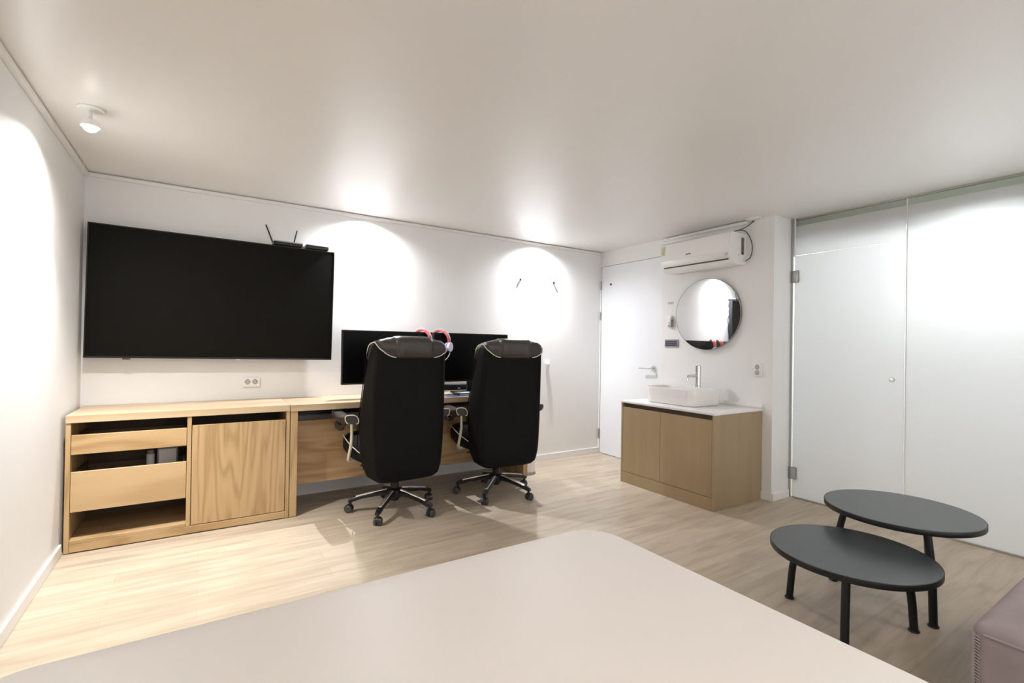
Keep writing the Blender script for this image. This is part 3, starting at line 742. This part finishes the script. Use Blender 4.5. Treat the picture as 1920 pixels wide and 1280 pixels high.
# basin
bx0, bx1, by0, by1, bz = 3.235, 3.640, 2.386, 2.908, VZ+.0185
bs = empty('washbasin', ((bx0+bx1)/2, (by0+by1)/2, bz), 'white rounded ceramic vessel basin on the vanity countertop', 'basin')
hx, hy, hh = (bx1-bx0)/2, (by1-by0)/2, .135
def rr_(dx, r, z): return [(p[0], p[1], z) for p in rrect(-hx+dx, hx-dx, -hy+dx, hy-dx, r, 10)]
def ri(dx, r, z, led=.085): return [(p[0], p[1], z) for p in rrect(-hx+dx, hx-led-dx*.3, -hy+dx, hy-dx, r, 10)]
rings = [rr_(.022, .07, 0), rr_(.012, .075, .012), rr_(.004, .08, .06), rr_(0, .08, hh-.006), rr_(.001, .08, hh-.001), rr_(.004, .078, hh),
         ri(.009, .075, hh, .085), ri(.012, .074, hh-.004), ri(.02, .09, hh-.04), ri(.04, .08, hh-.10), ri(.09, .06, hh-.118)]
obj('bowl', loft(bmesh.new(), rings), 'ceramic', bs, angle=50)
obj('drain', LA([(0, .0), (.022, .0), (.024, -.003)], (-.04, 0, hh-.1165), 'Z', 20), 'chrome', bs)
# faucet on the basin's back ledge
fx, fy, fz_ = 3.592, 2.612, bz+hh+.0005
f = empty('basin_faucet', (fx, fy, fz_), 'chrome faucet with bent spout standing on the washbasin ledge', 'faucet')
obj('body', LA([(0, 0), (.027, 0), (.027, .006), (.0235, .010), (.0235, .128), (0, .128)], (0, 0, 0), 'Z', 28), 'chrome', f)
obj('lever', LA([(.0225, .1295), (.024, .131), (.024, .180), (.021, .183), (0, .183)], (0, 0, 0), 'Z', 28), 'chrome', f)
obj('spout', T([(-.022, 0, .095), (-.07, .0, .096), (-.118, .0, .095), (-.140, .0, .086), (-.148, .0, .060)], .0125, 14, smoothn=5), 'chrome', f)

# ------------------------------------------------------------------ round tables
def round_table(cx, cy, R_, zt, feet, label):
    tb = empty('coffee_table', (cx, cy, 0), label, 'coffee table', group='pair of round black coffee tables')
    obj('tabletop', LA([(0, zt-.024), (R_-.004, zt-.024), (R_-.004, zt-.0008), (R_-.0048, zt), (0, zt)], (0, 0, 0), 'Z', 96), 'blackt', tb)
    obj('shaded_edge_band', LA([(R_-.0038, zt-.024), (R_-.001, zt-.024), (R_, zt-.022), (R_, zt-.003), (R_-.001, zt-.001), (R_-.0038, zt-.001)], (0, 0, 0), 'Z', 96, loop=True), 'blackm', tb)  # black band: shade on the outward-facing edge put into its colour
    for (x, y) in feet:
        v_ = Vector((x-cx, y-cy, 0)); dn = v_.normalized(); tp_ = dn*min(v_.length*.80, R_-.075)
        pts = [Vector((tp_.x, tp_.y, zt-.025)), Vector((tp_.x, tp_.y, zt-.025))*.55+v_*.45+dn*.012+Vector((0, 0, .035)), v_+Vector((0, 0, .010))]
        pts[1] = Vector((tp_.x+(v_.x-tp_.x)*.5, tp_.y+(v_.y-tp_.y)*.5, (zt-.02)*.55))+dn*.010
        lg = obj('leg', T(pts, .0155, 14, smoothn=5), 'blackm', tb)
        obj('foot_pad', LA([(0, 0.0003), (.019, .0003), (.021, .004), (.018, .0095), (0, .0095)], (v_.x, v_.y, 0), 'Z', 20), 'blackm', lg)
round_table(2.322, .934, .299, .335, [(2.37, 1.205), (2.545, .783), (2.12, .868)], 'lower round black coffee table, nearer the white table')
round_table(2.822, .930, .304, .430, [(2.750, 1.180), (2.660, .752), (3.07, .886)], 'taller round black coffee table, nearer the frosted glass')

# ------------------------------------------------------------------ white table in front
wt = empty('white_table', (.28, -.2, 0), 'large glossy white table with rounded corners in the foreground', 'table')
wx0, wx1, wy0, wy1 = -.262-.28, .823-.28, -1.45+.2, .889+.2
obj('tabletop', prism(bmesh.new(), rrect(wx0, wx1, wy0, wy1, .085, 14), .708, .740, 'Z', bev=.003), 'tabletop', wt)
for x in (wx0+.09, wx1-.09):
    for y in (wy0+.09, wy1-.09):
        obj('leg', LA([(0, 0.0005), (.018, .0005), (.024, .65), (.024, .7075), (0, .7075)], (x, y, 0), 'Z', 20), 'whitepl', wt)

# ------------------------------------------------------------------ sofa corner
sf = empty('sofa', (1.905, .455, 0), 'mauve-grey fabric sofa seat with stitched corner at the lower right', 'sofa')
obj('seat_block', B(0, 1.0, -1.9, 0, .035, .40, bev=.035, seg=6), 'sofa', sf)
obj('seam', T([(-.0035+.006, -.006, .045), (-.0015+.006, -.0055, .2), (-.0015+.006, -.0055, .365)], .006, 8), 'sofa', sf)
bm = bmesh.new()
for q in range(36):
    z = .05+q*.0088
    tube(bm, [(-.004, -.022, z), (.004, -.006, z+.002)], .0012, 5)
obj('stitching', bm, 'thread', sf)
obj('seam', T([(-.001, -.03, .368), (.0, -.9, .368), (-.001, -1.87, .368)], .004, 8), 'sofa', sf)
for x in (.08, .92):
    for y in (-.08, -1.82):
        obj('foot', LA([(0, 0.0005), (.02, .0005), (.024, .036), (0, .036)], (x, y, 0), 'Z', 16), 'blackm', sf)

# ------------------------------------------------------------------ lights
def spot(loc, target, power, angle, blend, size, col):
    l = bpy.data.lights.new('spot', 'SPOT'); l.energy = power; l.spot_size = math.radians(angle); l.spot_blend = blend
    l.shadow_soft_size = size; l.color = col
    o = bpy.data.objects.new('spot_lamp', l); COL.objects.link(o); o.location = loc
    o.rotation_euler = (Vector(target)-Vector(loc)).to_track_quat('-Z', 'Y').to_euler()
def area(loc, rot, sx, sy, power, col, name='unseen_area_light'):
    l = bpy.data.lights.new('area', 'AREA'); l.shape = 'RECTANGLE'; l.size = sx; l.size_y = sy; l.energy = power; l.color = col
    o = bpy.data.objects.new(name, l); COL.objects.link(o); o.location = loc; o.rotation_euler = rot
COOL = (.93, .95, 1.0); WARM = (1, .93, .84)
for lx, ly, lz, wide, narrow, col in ((-.443, 2.86, 2.115, 52, 185, (1, .98, .94)), (1.10, 3.855, 2.208, 70, 84, COOL), (2.84, 3.855, 2.208, 70, 84, COOL)):
    spot((lx, ly, lz), (lx, ly, 0), wide, 155, 1, .012, col)      # spill of the reflector
    spot((lx, ly, lz), (lx, ly, 0), narrow, 92, 1, .012, col)     # its central beam
# added overhead fill lights, no fittings, to brighten the table and room
area((2.6, -.7, 2.22), (0, 0, 0), .5, .5, 9, WARM)
area((.35, -.75, 2.22), (0, 0, 0), .5, .5, 11, WARM)
# bathroom lamps
spot((4.27, .92, 1.84), (4.0, .92, 1.74), 34, 165, .9, .06, (.98, 1, 1))
area((4.6, .6, 2.2), (0, 0, 0), .6, 2.2, 68, (.97, .99, 1))
# portal that guides sampling of the daylight through the added rear window
pl = bpy.data.lights.new('portal', 'AREA'); pl.shape = 'RECTANGLE'; pl.size = 3.6; pl.size_y = 1.75; pl.cycles.is_portal = True
po = bpy.data.objects.new('added_window_portal', pl); COL.objects.link(po); po.location = (1.8, YB-.09, 1.225); po.rotation_euler = (PI/2, 0, 0)
w_ = bpy.data.worlds.new('World'); bpy.context.scene.world = w_; w_.use_nodes = True
w_.node_tree.nodes['Background'].inputs[0].default_value = (.97, .985, 1, 1); w_.node_tree.nodes['Background'].inputs[1].default_value = 2.05

# ------------------------------------------------------------------ camera
cd = bpy.data.cameras.new('camera'); cam = bpy.data.objects.new('camera', cd); COL.objects.link(cam)
rv = Vector((.84051357, -.54155719, .0158984)); uv = Vector((-.01584699, .00475779, .99986311)); fv = Vector((.54155869, .84065045, .00458307))
m4 = Matrix((rv, uv, -fv)).transposed().to_4x4(); m4.translation = Vector((0, 0, 1.18)); cam.matrix_world = m4
cd.sensor_width = 36; cd.lens = 902.34/1920*36; cd.shift_y = 2.966/1920; cd.clip_start = .01
sc = bpy.context.scene; sc.camera = cam
sc.view_settings.view_transform = 'Standard'; sc.view_settings.look = 'None'
sc.view_settings.exposure = .25; sc.view_settings.gamma = 1; sc.view_settings.use_curve_mapping = False
sc.cycles.use_denoising = True
sc.cycles.diffuse_bounces = 6; sc.cycles.max_bounces = 10
